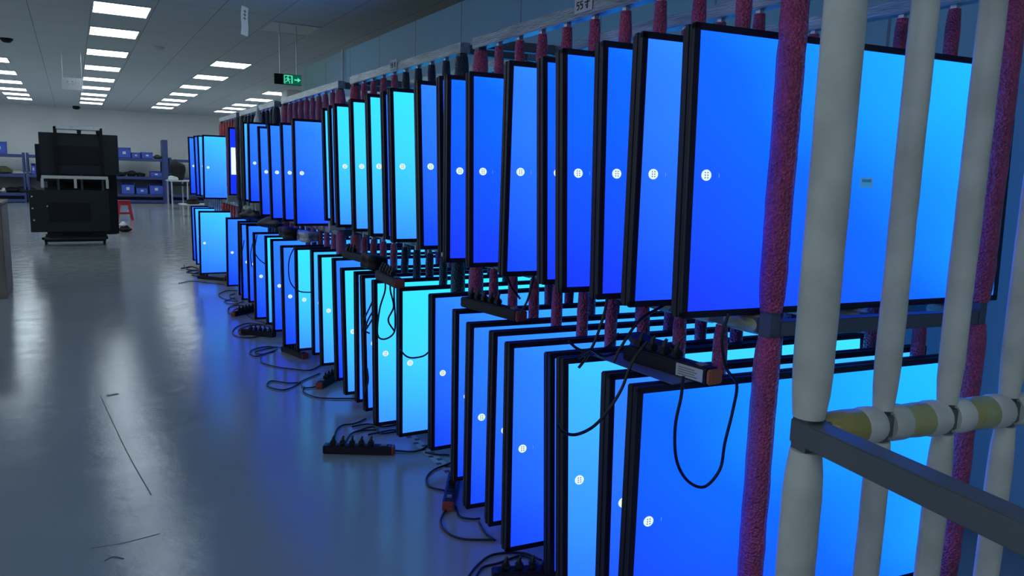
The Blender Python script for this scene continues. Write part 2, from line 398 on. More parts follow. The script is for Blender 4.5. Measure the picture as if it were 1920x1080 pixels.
# ------------------------------------------------------------------ monitors
MW, MH, MT = 1.172, .708, .056
bz = .017
fm = MB()
for a in ((0, MW, 0, bz), (0, MW, MH - bz, MH)): fm.bbox(a[0], a[1], 0, .014, a[2], a[3], .0015)
for a in ((0, bz), (MW - bz, MW)): fm.bbox(a[0], a[1], 0, .014, 0.002, MH - .002, .0015)
frame_me = fm.mesh('bezel', 'bezel')
hm = MB()
hm.bbox(.002, MW - .002, .014, .026, .002, MH - .002, .002)
hm.bbox(.0005, MW - .0005, .026, .040, .0005, MH - .0005, .001)
hm.bbox(.004, MW - .004, .040, MT, .004, MH - .004, .003)
hm.bbox(.30, .84, MT - .001, MT + .006, .18, .52, .002)
for x in (.42, .72):
    for z in (.25, .45): hm.lathe([(.012, 0), (.012, .004), (.004, .004)], 10, (x, MT + .004, z))
house_me = hm.mesh('housing', 'housing')
scr_me = {}
for k in ('deep', 'blue', 'sky', 'cyan', 'royal'):
    scr_me[k] = MB().box(bz - .001, MW - bz + .001, .0035, .012, bz - .001, MH - bz + .001).mesh('screen', k)
im = MB()
XZ = Matrix(((1, 0, 0, 0), (0, 0, 1, 0), (0, 1, 0, 0), (0, 0, 0, 1)))
im.prism([(.0145 * math.cos(q * math.pi / 12), .0135 * math.sin(q * math.pi / 12)) for q in range(24)], XZ @ Matrix.Translation((0, 0, .0020)), .0013)
for a in (-.0038, .0038):
    for b_ in (-.0062, 0, .0062):
        im.box(a - .0014, a + .0014, .0012, .0022, b_ - .0014, b_ + .0014, 1)
icon_me = im.mesh('app_icon', ['icon', 'dots'])
im = MB(); im.prism([(.037, .006), (.0395, .003), (.0395, -.003), (.037, -.006), (.0382, -.003), (.0382, .003)], XZ @ Matrix.Translation((0, 0, .0024)), .0009)
mark_me = im.mesh('icon_mark', 'mark')

def monitor(x, y, lean, z, kind, label, group, yaw=0, icon=True):
    t = thing('monitor', label, 'monitor', (x - bz, y, z), group=group)
    t.rotation_euler = (-math.asin(lean / .68), 0, R(yaw))
    link('bezel', frame_me, t); link('housing', house_me, t); s_ = link('screen', scr_me[kind], t)
    if icon: link('app_icon', icon_me, s_, (bz + .037, .0, .352)); link('icon_mark', mark_me, s_, (bz + .037, .0, .352))
    return t
UP = [(1.298, 1.348, 0.017, 0.966, 'deep', -7), (1.277, 1.525, 0.002, 0.966, 'blue', -7), (1.273, 1.661, 0.028, 0.966, 'deep', -6), (1.248, 1.801, 0.05, 0.966, 'deep', -6), (1.284, 1.963, 0.05, 0.966, 'deep', -6), (1.258, 2.175, -0.01, 0.966, 'blue', -6), (1.266, 2.439, 0.033, 0.966, 'deep', -6), (1.248, 2.601, 0.016, 0.966, 'deep', -6), (1.301, 2.763, 0.05, 0.988, 'deep', -6), (1.281, 2.925, 0.05, 0.984, 'blue', -0.6), (1.291, 3.265, 0.05, 0.984, 'cyan', -0.6), (1.317, 3.427, 0.05, 0.984, 'blue', -0.6), (1.296, 3.589, 0.05, 0.984, 'cyan', -0.6), (1.317, 3.913, 0.05, 0.984, 'cyan', -0.6), (1.377, 4.085, 0.05, 0.984, 'blue', -0.6), (1.331, 4.247, 0.05, 0.984, 'cyan', -0.6), (1.346, 4.402, 0.05, 0.984, 'sky', -0.6), (1.398, 4.711, 0.05, 0.992, 'cyan', -0.6), (1.288, 5.044, 0.03, 0.936, 'blue', -0.6), (1.325, 5.511, 0.05, 0.936, 'blue', -0.6), (1.275, 5.683, 0.05, 0.936, 'blue', -0.6), (1.299, 6.159, 0.04, 0.936, 'blue', -0.6), (1.368, 6.956, -0.009, 1.008, 'blue', -0.6), (1.357, 7.109, 0.012, 1.016, 'sky', -0.6), (1.442, 8.373, -0.042, 1.026, 'royal', -0.6), (1.279, 9.021, -0.05, 0.962, 'sky', -0.6), (1.301, 9.483, 0.05, 0.976, 'sky', -0.6), (1.281, 9.64, 0.05, 0.976, 'blue', -0.6), (1.275, 10.118, 0.017, 0.976, 'blue', -0.6)]
LO = [(1.185, 1.365, 0.0, 0.092, 'deep', -7), (1.192, 1.467, 0.021, 0.095, 'blue', -7), (1.173, 1.629, 0.049, 0.096, 'sky', -6), (1.243, 1.801, 0.05, 0.066, 'blue', -6), (1.197, 1.998, 0.015, 0.066, 'blue', -6), (1.235, 2.187, 0.0, 0.066, 'blue', -6), (1.228, 2.35, 0.0, 0.066, 'blue', -6), (1.298, 2.603, 0.012, 0.066, 'blue', -6), (1.343, 2.925, 0.013, 0.078, 'blue', -0.6), (1.281, 3.153, 0.01, 0.078, 'cyan', -0.6), (1.219, 3.3, 0.025, 0.095, 'cyan', -0.6), (1.268, 3.589, 0.05, 0.078, 'sky', -0.6), (1.277, 3.751, 0.013, 0.078, 'sky', -0.6), (1.265, 3.913, 0.05, 0.078, 'cyan', -0.6), (1.27, 4.09, 0.045, 0.113, 'blue', -0.6), (1.326, 4.589, 0.03, 0.078, 'cyan', -0.6), (1.348, 4.863, 0.012, 0.084, 'sky', -0.6), (1.285, 5.025, 0.012, 0.084, 'cyan', -0.6), (1.233, 5.187, 0.029, 0.084, 'blue', -0.6), (1.279, 5.708, 0.017, 0.084, 'blue', -0.6), (1.3, 6.011, 0.014, 0.084, 'cyan', -0.6), (1.24, 6.172, -0.002, 0.1, 'blue', -0.6), (1.341, 6.947, 0.015, 0.108, 'blue', -0.6), (1.314, 7.109, 0.012, 0.108, 'blue', -0.6), (1.327, 7.331, -0.05, 0.119, 'blue', -0.6), (1.33, 7.979, -0.05, 0.112, 'blue', -0.6), (1.194, 8.869, -0.05, 0.131, 'sky', -0.6), (1.296, 9.942, 0.05, 0.112, 'sky', -0.6), (1.317, 10.401, 0.027, 0.112, 'blue', -0.6)]
CN = dict(deep='deep blue', blue='mid blue', sky='sky blue', cyan='cyan', royal='royal blue')
def mon_label(i, n_, kind, tier):
    pos = 'nearest the camera' if i == 0 else ('farthest from the camera' if i == n_ - 1 else ORD[i] + ' from the near end')
    return 'black-framed monitor lit %s on the %s tier, %s' % (CN[kind], tier, pos)
for tier, lst in (('upper', UP), ('lower', LO)):
    for i, (x, y, lean, z, kind, yaw) in enumerate(lst):
        t = monitor(x, y, lean, z, kind, mon_label(i, len(lst), kind, tier), 'monitors standing on the %s tier' % tier, yaw, kind != 'royal')
        if kind == 'royal':
            t['label'] = 'royal blue monitor showing a white box, upper tier far end'
            MB().box(.025, MW - .14, .0018, .0033, .22, .50).obj('white_window', 'white_dialog', t.children[2])
        if tier == 'upper' and i == 0:
            s_ = MB().box(.565, .612, .0018, .0033, .332, .360); s_.box(.57, .604, .0008, .0018, .347, .355, 1)  # film sticker on the lit screen, its brightness painted in as emission
            s_.obj('screen_sticker', [mat('grey_blue_sticker_glow', (.02, .05, .10, 1), .5, emis=srgb(52, 128, 190), estr=.9), mat('sticker_print_glow', (.01, .02, .04, 1), .5, emis=srgb(34, 92, 140), estr=.9)], t)

# ------------------------------------------------------------------ storage racks
def wobble_sleeve(z0, z1, r, seed, b=None, n=14, amp=.04):
    rnd = random.Random(seed); b = b or MB()
    k = max(4, int((z1 - z0) / .035)); pts = []; rr = []
    for i in range(k + 1):
        f_ = i / k; z = z0 + (z1 - z0) * f_
        q_ = min(.0012, amp * .05); pts.append((rnd.uniform(-q_, q_), rnd.uniform(-q_, q_), z))
        e = 1.0
        if i == 0 or i == k: e = .80
        elif i == 1 or i == k - 1: e = .94
        rr.append(r * e * (1 + rnd.uniform(-amp, amp)))
    return b.tube(pts, rr, n)
ZT = 1.834       # underside of the top rail
def sleeve_mesh(r, seed, mt, zm=.945, amp=.03):
    b = MB(); wobble_sleeve(.09, zm - .03, r, seed, b, amp=amp); wobble_sleeve(zm + .035, ZT - .012, r, seed + 1, b, amp=amp)
    return b.mesh('foam_sleeve', mt)
div_me = MB().box(-.009, .009, -.009, .009, .02, ZT).mesh('divider_post', 'steel')
cor_me = MB().box(-.018, .018, -.018, .018, 0, ZT).mesh('corner_post', 'grey_tube')
SL = {c: [sleeve_mesh(.0205, 10 * i + j, c) for j in range(3)] for i, c in enumerate(('pink', 'mauve', 'navy', 'red'))}
CS = {c: [sleeve_mesh(.034, 100 + 10 * i + j, c, amp=.02) for j in range(2)] for i, c in enumerate(('pink', 'mauve', 'navy', 'red'))}
ROWX = (1.52, 1.87, 2.26)
def rack(label, y0, n_, off, colors, zr, zb, ztop=ZT, short=False):
    """rack along y from y0; n_ posts per row; zr, zb = tops of the middle and bottom rails"""
    t = thing('storage_rack', label, 'rack', (0, y0, 0), group=None)
    y1 = (n_ - 1) * .162
    for ri, X in enumerate(ROWX):
        oy = off * ri
        for i in range(n_):
            corner = i in (0, n_ - 1)
            if ri == 1 and i == 0: continue
            c = colors(i) if not short else 'navy'
            if short:
                MB().box(-.01, .01, -.01, .01, 0, ztop).obj('divider_post', 'steel', t, (X, oy + i * .162, 0)); continue
            p = link('corner_post' if corner and ri != 1 else 'divider_post', cor_me if corner and ri != 1 else div_me, t, (X, oy + i * .162, 0))
            link('foam_sleeve', (CS if corner and ri != 1 else SL)[c][i % (2 if corner and ri != 1 else 3)], p, None, (0, 0, i * 1.3))
        if not short:
            MB().bbox(X - .024, X + .024, oy - .035, oy + y1 + .035, ZT, ZT + .045, .003).obj('top_rail', 'alu', t)
        for z, nm in ((zr, 'middle_rail'), (zb, 'bottom_rail')):
            rl = MB().bbox(X - .02, X + .02, oy + .02, oy + y1 - .02, z - .045, z - .006, .003).obj(nm, 'grey_tube', t)
            if nm == 'middle_rail' and not short:
                b = MB()
                k = 12
                for i in range(n_ - 1):
                    ya = oy + i * .162 + .024; yb = ya + .162 - .048
                    b.tube([(X, ya, z - .027), (X, ya + .012, z - .027), (X, (ya + yb) / 2, z - .027), (X, yb - .012, z - .027), (X, yb, z - .027)], [.021, .0262, .0268, .0262, .021], 12)
                b.obj('foam_wrap', 'green_wrap', rl)
    for yy, oo in ((0, 0), (y1, 0)):
        for z in (zr - .03, zb - .03) + (() if short else (ZT + .02,)):
            b = MB()
            a = Vector((ROWX[0] + .02, yy, z)); c = Vector((ROWX[2] - .02, yy + off * 2, z))
            d = (c - a); mt = Matrix.Translation(a) @ Matrix.Rotation(math.atan2(d.y, d.x), 4, 'Z')
            b.bbox(0, d.length, -.02, .02, -.02, .02, .003, 0, mt); b.obj('cross_tube', 'grey_tube', t)
    return t
col_rng = random.Random(5)
rack('nearest tall rack with pink-wrapped divider posts and two tiers of monitors', 1.282, 11, -.058, lambda i: 'pink', .966, .066)
rack('second rack, its near divider posts wrapped dark and far ones pink', 3.08, 10, 0, lambda i: 'navy' if i < 5 else 'pink', .984, .078)
rack('third rack from the camera, all posts wrapped in mauve foam', 4.84, 10, 0, lambda i: 'mauve', .936, .084)
rack('fourth rack from the camera, posts wrapped dark navy, plastic bag on it', 6.60, 10, 0, lambda i: 'navy', .941, .095)
rack('farthest tall rack with reddish wrapped posts', 8.30, 7, 0, lambda i: 'navy' if i == 0 else 'red', .962, .112)
rack('low rack without top rail at the far end of the row', 9.45, 9, 0, lambda i: 'navy', .976, .112, 1.35, True)

# marker labels stuck on the top rails: hand-written 55 and a unit character
def strokes(b, segs, wd=.0035):
    for (a, c) in segs:
        a = Vector((0, a[0], a[1])); c = Vector((0, c[0], c[1])); d = (c - a).normalized(); p = Vector((0, -d.z, d.y)) * wd / 2
        e = Vector((-.0012, 0, 0))
        b.add([a - p, c - p, c + p, a + p, a - p + e, c - p + e, c + p + e, a + p + e], [(0, 1, 2, 3), (7, 6, 5, 4), (0, 4, 5, 1), (1, 5, 6, 2), (2, 6, 7, 3), (3, 7, 4, 0)], 0)
def five(y, s=1):   # y decreases to the right when seen from the aisle
    q = [(y, .012), (y + .013 * s, .012), (y + .013 * s, .001), (y + .002, .003), (y + .001, -.009), (y + .012 * s, -.012)]
    return list(zip(q, q[1:]))
for (yc, zc, lab) in ((2.125, 1.872, 'paper label reading 55 inch stuck on the nearest rack top rail'), (3.84, 1.868, 'small paper label on the second rack top rail')):
    t = thing('rack_label', lab, 'label', (1.4945, yc, zc), group=None)
    MB().box(-.0015, 0, -.05, .05, -.023, .026).obj('paper', 'paper', t)
    b = MB(); strokes(b, five(.022) + five(.002))
    strokes(b, [((-.008, .006), (-.036, .006)), ((-.024, .014), (-.024, -.014)), ((-.024, -.014), (-.019, -.010)), ((-.014, -.001), (-.018, -.006))])
    b.obj('handwriting', 'ink', t, (-.0018, 0, 0))

# foam pads that lift the taller standing monitors are part of the racks' rails (see pad list)
for (px, py, z0, z1, tr) in [(1.301, 2.763, 0.966, 0.988, 'upper'), (1.398, 4.711, 0.936, 0.992, 'upper'), (1.368, 6.956, 0.941, 1.008, 'upper'), (1.357, 7.109, 0.941, 1.016, 'upper'), (1.442, 8.373, 0.962, 1.026, 'upper'), (1.185, 1.365, 0.066, 0.092, 'lower'), (1.192, 1.467, 0.066, 0.095, 'lower'), (1.173, 1.629, 0.066, 0.096, 'lower'), (1.219, 3.3, 0.078, 0.095, 'lower'), (1.27, 4.09, 0.078, 0.113, 'lower'), (1.24, 6.172, 0.084, 0.1, 'lower'), (1.341, 6.947, 0.095, 0.108, 'lower'), (1.314, 7.109, 0.095, 0.108, 'lower'), (1.327, 7.331, 0.095, 0.119, 'lower'), (1.194, 8.869, 0.112, 0.131, 'lower')]:
    o = MB().bbox(0, .10, .002, .038, 0, z1 - z0 + .004, .002).obj('foam_pad', 'white_foam', None, (1.405, py - .008, z0 - .004))
    tag(o, 'small foam pad under a monitor on the %s tier rail' % tr, 'foam pad', 'foam pads under the %s tier monitors' % tr)

# ------------------------------------------------------------------ near white-wrapped rack
wt = thing('storage_rack', 'closest rack with thick white foam posts, grey cross tube at right edge', 'rack', (.915, .688, 0), (0, 0, R(-10.5)))
def white_sleeves(r, seed):
    b = MB(); wobble_sleeve(.06, .915, r, seed, b, 18, .007); wobble_sleeve(.965, 1.93, r, seed + 3, b, 18, .007); return b.mesh('foam_sleeve', 'white_foam')
w_small = [white_sleeves(.0188, 300 + 10 * i) for i in range(3)]
w_big = white_sleeves(.0285, 340)
WX = [0, .141, .272, .410, .55, .69, .83]
for i, x in enumerate(WX):
    c = i == 0
    p = MB().box(-(.015 if c else .009), .015 if c else .009, -(.015 if c else .009), .015 if c else .009, 0, 1.95).obj('corner_post' if c else 'divider_post', 'grey_tube', wt, (x, 0, 0))
    link('foam_sleeve', w_big if c else w_small[i % 3], p, None, (0, 0, i * 2.1))
rl = MB().bbox(.018, .85, -.017, .017, .925, .959, .002).obj('middle_rail', 'grey_tube', wt)
b = MB(); bw = MB()
for x0, x1 in zip(WX, WX[1:]):
    b.tube([(x0 + .024, 0, .942), (x0 + .035, 0, .942), (x0 + .07, 0, .942), (x1 - .035, 0, .942), (x1 - .022, 0, .942)], [.020, .0255, .027, .0262, .0225], 16)
b.obj('foam_wrap', 'green_wrap', rl)
for x0, x1 in zip(WX, WX[1:]):
    MB().tube([(x1 - .046, 0, .942), (x1 - .04, 0, .942), (x1 - .018, 0, .942), (x1 - .010, 0, .942)], [.0265, .0285, .028, .0255], 16).obj('white_foam_collar', 'white_foam', rl)
    MB().tube([(x1 + .006, 0, .942), (x1 + .012, 0, .942), (x1 + .036, 0, .942), (x1 + .04, 0, .942)], [.0255, .028, .028, .0265], 16).obj('white_foam_collar', 'white_foam', rl)
MB().bbox(-.019, .019, -1.15, .016, .924, .960, .002).obj('cross_tube', 'grey_tube', wt)
MB().bbox(.018, .85, -.017, .017, .02, .055, .002).obj('bottom_rail', 'grey_tube', wt)
MB().bbox(-.022, .85, -.02, .02, 1.95, 1.985, .002).obj('top_rail', 'alu', wt)
MB().box(-.018, .018, -.018, .018, 0, 1.95).obj('corner_post', 'grey_tube', wt, (0, -1.15, 0))
fo = MB(); rnd = random.Random(2)
fo.tube([(0, 0, 0), (.02, .006, .004), (.045, .01, .006), (.075, .012, .005), (.10, .01, 0)], [.003, .008, .011, .011, .006], 10)
o = fo.obj('foam_scrap', 'white_foam', None, (.975, .395, .967)); tag(o, 'scrap of white foam lying on the grey cross tube at right edge', 'foam')

# ------------------------------------------------------------------ power strips
def power_strip(x, y, z, ang, label, n_plugs=5, tilt=0, end='strip_red', L_=.33, group='power strips'):
    t = thing('power_strip', label, 'power strip', (x, y, z), (0, R(tilt), R(ang)), group)
    MB().bbox(0, L_, -.024, .024, 0, .040, .004).obj('body', 'strip_body', t)
    MB().bbox(L_ - .004, L_ + .012, -.0235, .0235, .001, .039, .004).obj('end_cap', end, t)
    b = MB()
    for i in range(7): b.bbox(.02 + i * .042, .05 + i * .042, -.015, .015, .0395, .0415, .001)
    b.obj('sockets', 'dark', t)
    if end == 'orange':
        lb = MB().box(L_ - .10, L_ - .012, -.0252, -.0238, .004, .036)
        for i in range(4): lb.box(L_ - .092, L_ - .03 - .008 * (i % 2), -.0256, -.0252, .009 + i * .006, .0115 + i * .006, 1)
        lb.obj('white_sticker', ['paper', 'label_print'], t)
    MB().bbox(L_ - .05, L_ - .025, -.01, .01, .04, .045, .001).obj('switch', 'label_print', t)
    for i in range(n_plugs):
        b = MB(); px = .045 + i * .044
        b.bbox(px - .013, px + .013, -.012, .012, .041, .062, .004)
        b.tube([(px, 0, .06), (px, 0, .072), (px + .004, .004, .082)], [.009, .006, .004], 8)
        b.obj('plug', 'cable', t)
    return t
def seg(p, q): return math.degrees(math.atan2(q[1] - p[1], q[0] - p[0]))
power_strip(0.954, 3.321, 0.000, -29.7, 'black power strip with five plugs on the floor by the large cyan monitor', L_=0.32)
power_strip(1.323, 1.595, 0.806, -85.5, 'near power strip with orange end lying on the lower monitors', L_=0.30, end='orange', n_plugs=4)
power_strip(1.338, 2.644, 0.782, -82.7, 'power strip lying on the lower monitors of the nearest rack, middle', L_=0.36)
power_strip(1.245, 3.367, 0.804, -95.1, 'power strip with dangling cables on the second rack lower monitors', L_=0.32)
power_strip(1.327, 4.142, 0.822, -87.0, 'power strip on the second rack lower monitors, far end', L_=0.33, n_plugs=3)
power_strip(1.111, 1.967, 0.000, -22.1, 'black power strip on the floor at the bottom of the nearest rack', L_=0.30)
power_strip(1.436, 4.585, 0.000, -132.7, 'red-ended power strip on the floor, second rack foot', L_=0.30)
power_strip(1.270, 5.419, 0.000, -75.2, 'power strip on the floor by the third rack, cables coiled left', L_=0.30)
power_strip(1.317, 5.913, 0.000, 131.5, 'red-ended power strip on the floor by the third rack, far end', L_=0.30)
power_strip(1.418, 7.109, 0.000, -140.8, 'small power strip in the cable heap by the fourth rack', L_=0.30)
power_strip(1.242, 9.508, 0.000, -52.7, 'power strip with reddish end on the floor at the row far end', L_=0.41, n_plugs=3)
power_strip(1.360, 2.758, 0.000, -120.4, 'power strip with rusty red end pointing at the camera below the nearest rack', L_=0.30, n_plugs=3)
# cables --------------------------------------------------------------
def cable(pts, r, label, group='black power cables'):
    o = MB().tube(smooth(pts, 6), r, 7).obj('power_cable', 'cable'); tag(o, label, 'cable', group); return o
cable([(1.217, 2.52, 0.006), (1.142, 2.429, 0.006), (1.121, 2.342, 0.006), (1.147, 2.26, 0.006), (1.245, 2.201, 0.006)], 0.0042, 'black cable bowing left on the floor below the red strip end')
cable([(1.245, 2.506, 0.006), (1.221, 2.424, 0.006), (1.252, 2.383, 0.006), (1.282, 2.373, 0.006)], 0.0042, 'short black cable on the floor right of the red strip end')
cable([(1.262, 2.343, 0.006), (1.243, 2.257, 0.006), (1.249, 2.195, 0.006)], 0.0042, 'short curved cable crossing under the nearest rack')
cable([(1.03, 1.998, 0.006), (1.111, 2.068, 0.006), (1.194, 2.107, 0.006), (1.29, 2.07, 0.006), (1.322, 1.999, 0.006)], 0.0042, 'outer black cable arching over the bottom power strip')
cable([(1.065, 1.998, 0.006), (1.121, 2.048, 0.006), (1.182, 2.048, 0.006), (1.272, 2.058, 0.006), (1.298, 2.012, 0.006), (1.292, 1.952, 0.006)], 0.0042, 'inner black cable arching over the bottom power strip')
cable([(1.423, 2.926, 0.006), (1.327, 2.89, 0.006), (1.259, 2.824, 0.006), (1.23, 2.732, 0.006), (1.272, 2.663, 0.006)], 0.0042, 'cable loop on the floor left of the nearest rack foot')
cable([(1.014, 3.351, 0.006), (1.074, 3.538, 0.006), (1.137, 3.634, 0.006), (1.209, 3.637, 0.006), (1.287, 3.686, 0.006)], 0.0042, 'black cable looping over the floor behind the five-plug strip')
cable([(1.059, 3.345, 0.006), (1.128, 3.477, 0.006), (1.189, 3.518, 0.006), (1.274, 3.495, 0.006)], 0.0042, 'black cable from the second plug of the five-plug strip')
cable([(1.214, 3.445, 0.006), (1.257, 3.45, 0.006), (1.359, 3.454, 0.006), (1.414, 3.375, 0.006), (1.56, 3.507, 0.006)], 0.0042, 'black cable snaking right behind the five-plug strip')
cable([(1.252, 3.181, 0.006), (1.339, 3.131, 0.006), (1.436, 3.194, 0.006), (1.51, 3.328, 0.006)], 0.0042, 'black cable from the right end of the five-plug strip')
cable([(1.372, 3.099, 0.006), (1.412, 3.049, 0.006), (1.459, 3.019, 0.006)], 0.0042, 'short black cable on the hazard tape')
cable([(1.181, 3.594, 0.006), (1.268, 3.599, 0.006), (1.328, 3.524, 0.006), (1.417, 3.528, 0.006), (1.476, 3.453, 0.006)], 0.0042, 'tangled black cable under the cyan monitors')
cable([(1.184, 3.52, 0.006), (1.279, 3.547, 0.006), (1.281, 3.438, 0.006), (1.365, 3.433, 0.006), (1.439, 3.471, 0.006), (1.433, 3.568, 0.006)], 0.0042, 'second tangled black cable under the cyan monitors')
cable([(1.163, 4.52, 0.006), (1.087, 4.542, 0.006), (1.01, 4.63, 0.006), (0.96, 4.548, 0.006), (0.979, 4.463, 0.006), (1.028, 4.403, 0.006), (1.095, 4.447, 0.006), (1.169, 4.544, 0.006), (1.237, 4.609, 0.006), (1.326, 4.683, 0.006)], 0.0042, 'long flat cable loop on the floor by the second rack')
cable([(1.163, 4.52, 0.006), (1.144, 4.425, 0.006), (1.161, 4.391, 0.006), (1.211, 4.394, 0.006), (1.262, 4.461, 0.006)], 0.0042, 'small cable loop by the red-ended strip, second rack')
cable([(1.153, 4.421, 0.006), (1.123, 4.321, 0.006), (1.153, 4.188, 0.006), (1.227, 4.119, 0.006), (1.359, 4.057, 0.006)], 0.0042, 'cable running right along the floor to the second rack')
cable([(1.079, 5.298, 0.006), (1.054, 5.11, 0.006), (1.117, 4.956, 0.006), (1.199, 4.859, 0.006), (1.285, 4.789, 0.006), (1.373, 4.873, 0.006), (1.44, 5.004, 0.006)], 0.0042, 'long cable sagging along the floor by the third rack')
cable([(1.281, 5.498, 0.006), (1.183, 5.578, 0.006), (1.078, 5.53, 0.006), (1.031, 5.423, 0.006), (1.052, 5.31, 0.006), (1.139, 5.376, 0.006), (1.234, 5.462, 0.006)], 0.0042, 'cable coil at the left of the third rack power strip')
cable([(1.254, 5.547, 0.006), (1.147, 5.5, 0.006), (1.072, 5.441, 0.006), (1.099, 5.359, 0.006), (1.205, 5.419, 0.006)], 0.0042, 'inner cable coil at the third rack power strip')
cable([(1.365, 6.318, 0.006), (1.324, 6.433, 0.006), (1.233, 6.52, 0.006), (1.127, 6.416, 0.006), (1.053, 6.213, 0.006), (1.055, 6.015, 0.006), (1.14, 5.937, 0.006), (1.242, 6.001, 0.006)], 0.0042, 'wide oval cable loop by the far third rack')
cable([(1.365, 6.416, 0.006), (1.235, 6.42, 0.006), (1.115, 6.279, 0.006), (1.095, 6.085, 0.006), (1.186, 6.069, 0.006)], 0.0042, 'inner oval cable loop by the far third rack')
cable([(1.298, 6.976, 0.006), (1.311, 6.695, 0.006), (1.375, 6.462, 0.006), (1.415, 6.346, 0.006)], 0.0042, 'thin cable joining the coils by the third rack')
cable([(1.412, 7.321, 0.006), (1.315, 7.454, 0.006), (1.225, 7.362, 0.006), (1.173, 7.112, 0.006), (1.202, 6.958, 0.006), (1.289, 6.98, 0.006), (1.305, 7.269, 0.006), (1.231, 7.177, 0.006), (1.296, 7.092, 0.006)], 0.0042, 'cable heap by the fourth rack, near coil')
cable([(1.478, 8.361, 0.006), (1.376, 8.398, 0.006), (1.258, 8.17, 0.006), (1.263, 7.877, 0.006), (1.354, 7.67, 0.006), (1.34, 8.029, 0.006), (1.42, 8.187, 0.006)], 0.0042, 'cable heap by the fourth rack, far coil')
cable([(1.371, 7.908, 0.006), (1.231, 7.683, 0.006), (1.302, 7.523, 0.006), (1.401, 7.652, 0.006)], 0.0042, 'loose cable between the fourth rack coils')
cable([(0.983, 9.13, 0.006), (1.139, 9.258, 0.006), (1.285, 9.07, 0.006), (1.429, 8.885, 0.006)], 0.0042, 'cable lying left along the floor at the far end')
cable([(1.242, 10.847, 0.006), (1.23, 10.369, 0.006), (1.349, 10.16, 0.006), (1.212, 9.826, 0.006), (1.323, 9.533, 0.006)], 0.0080, 'cable heap left of the last lower monitor')
cable([(1.169, 10.505, 0.006), (1.315, 10.639, 0.006), (1.353, 10.33, 0.006), (1.185, 10.102, 0.006), (1.324, 9.841, 0.006)], 0.0080, 'second cable in the heap left of the last monitor')
cable([(1.389, 1.3, 0.98), (1.373, 1.3, 0.918), (1.395, 1.3, 0.841), (1.436, 1.3, 0.795), (1.429, 1.3, 0.725), (1.409, 1.3, 0.643), (1.398, 1.3, 0.573), (1.346, 1.3, 0.536), (1.285, 1.3, 0.566), (1.245, 1.3, 0.628), (1.235, 1.3, 0.712), (1.248, 1.3, 0.784), (1.251, 1.3, 0.836)], 0.0042, 'cable hanging in a long loop before the nearest lower monitor')
cable([(1.244, 1.43, 0.896), (1.199, 1.43, 0.845), (1.169, 1.43, 0.779), (1.129, 1.43, 0.728), (1.085, 1.43, 0.693), (1.034, 1.43, 0.681), (0.994, 1.43, 0.694), (0.978, 1.43, 0.716)], 0.0042, 'cable sagging across the third lower monitor')
cable([(1.509, 1.55, 1.003), (1.393, 1.55, 0.956), (1.319, 1.55, 0.924), (1.259, 1.55, 0.855), (1.234, 1.55, 0.813)], 0.0042, 'diagonal cable between the tiers of the nearest rack')
cable([(1.257, 1.62, 0.976), (1.249, 1.62, 0.932), (1.222, 1.62, 0.859), (1.193, 1.62, 0.813), (1.171, 1.62, 0.789)], 0.0042, 'slanting cable behind the near power strip')
cable([(1.162, 1.66, 0.856), (1.197, 1.66, 0.83), (1.244, 1.66, 0.818), (1.3, 1.66, 0.828), (1.336, 1.66, 0.864)], 0.0042, 'small cable bow left of the near power strip')
cable([(1.155, 1.6, 0.822), (1.19, 1.6, 0.843), (1.236, 1.6, 0.82), (1.291, 1.6, 0.826)], 0.0042, 'small tangled cable left of the near power strip')
cable([(1.364, 2.35, 1.034), (1.352, 2.35, 0.976), (1.375, 2.35, 0.906), (1.418, 2.35, 0.853)], 0.0042, 'thin cable hanging between posts of the nearest rack')
cable([(1.386, 2.2, 0.992), (1.379, 2.2, 0.955), (1.36, 2.2, 0.88), (1.329, 2.2, 0.825)], 0.0042, 'slanting cable above the middle power strip')
cable([(1.414, 3.14, 0.488), (1.379, 3.14, 0.463), (1.326, 3.14, 0.458), (1.291, 3.14, 0.469), (1.259, 3.14, 0.502)], 0.0042, 'cable sagging in front of the large cyan monitor')
cable([(1.269, 3.24, 0.8), (1.269, 3.24, 0.724), (1.275, 3.24, 0.622), (1.267, 3.24, 0.559), (1.22, 3.24, 0.535), (1.188, 3.24, 0.563), (1.198, 3.24, 0.678), (1.224, 3.24, 0.764), (1.224, 3.24, 0.822)], 0.0042, 'cable loop hanging from the second rack strip')
cable([(1.235, 3.2, 0.816), (1.235, 3.2, 0.77), (1.251, 3.2, 0.694), (1.225, 3.2, 0.633), (1.257, 3.2, 0.576)], 0.0042, 'thin dangling cable from the second rack strip')
cable([(1.281, 3.45, 0.797), (1.281, 3.45, 0.744), (1.26, 3.45, 0.666), (1.216, 3.45, 0.589), (1.2, 3.45, 0.537), (1.235, 3.45, 0.587), (1.293, 3.45, 0.69), (1.298, 3.45, 0.791)], 0.0042, 'crossed cables dangling from the second rack strip')
cable([(1.278, 3.5, 0.785), (1.261, 3.5, 0.684), (1.212, 3.5, 0.575), (1.234, 3.5, 0.546), (1.206, 3.5, 0.532), (1.242, 3.5, 0.51)], 0.0042, 'knotted cable hanging by the second rack')
cable([(1.288, 4.05, 0.764), (1.275, 4.05, 0.659), (1.302, 4.05, 0.597), (1.339, 4.05, 0.558)], 0.0042, 'curved cable before the far second rack monitors')
cable([(1.231, 4.9, 0.814), (1.2, 4.9, 0.752), (1.188, 4.9, 0.683), (1.194, 4.9, 0.595), (1.224, 4.9, 0.541), (1.269, 4.9, 0.513), (1.357, 4.9, 0.505)], 0.0042, 'wide cable arc before the blue third rack monitors')
cable([(1.238, 6.1, 0.795), (1.219, 6.1, 0.669), (1.246, 6.1, 0.604), (1.295, 6.1, 0.56)], 0.0042, 'cable arc before the fourth rack lower monitor')
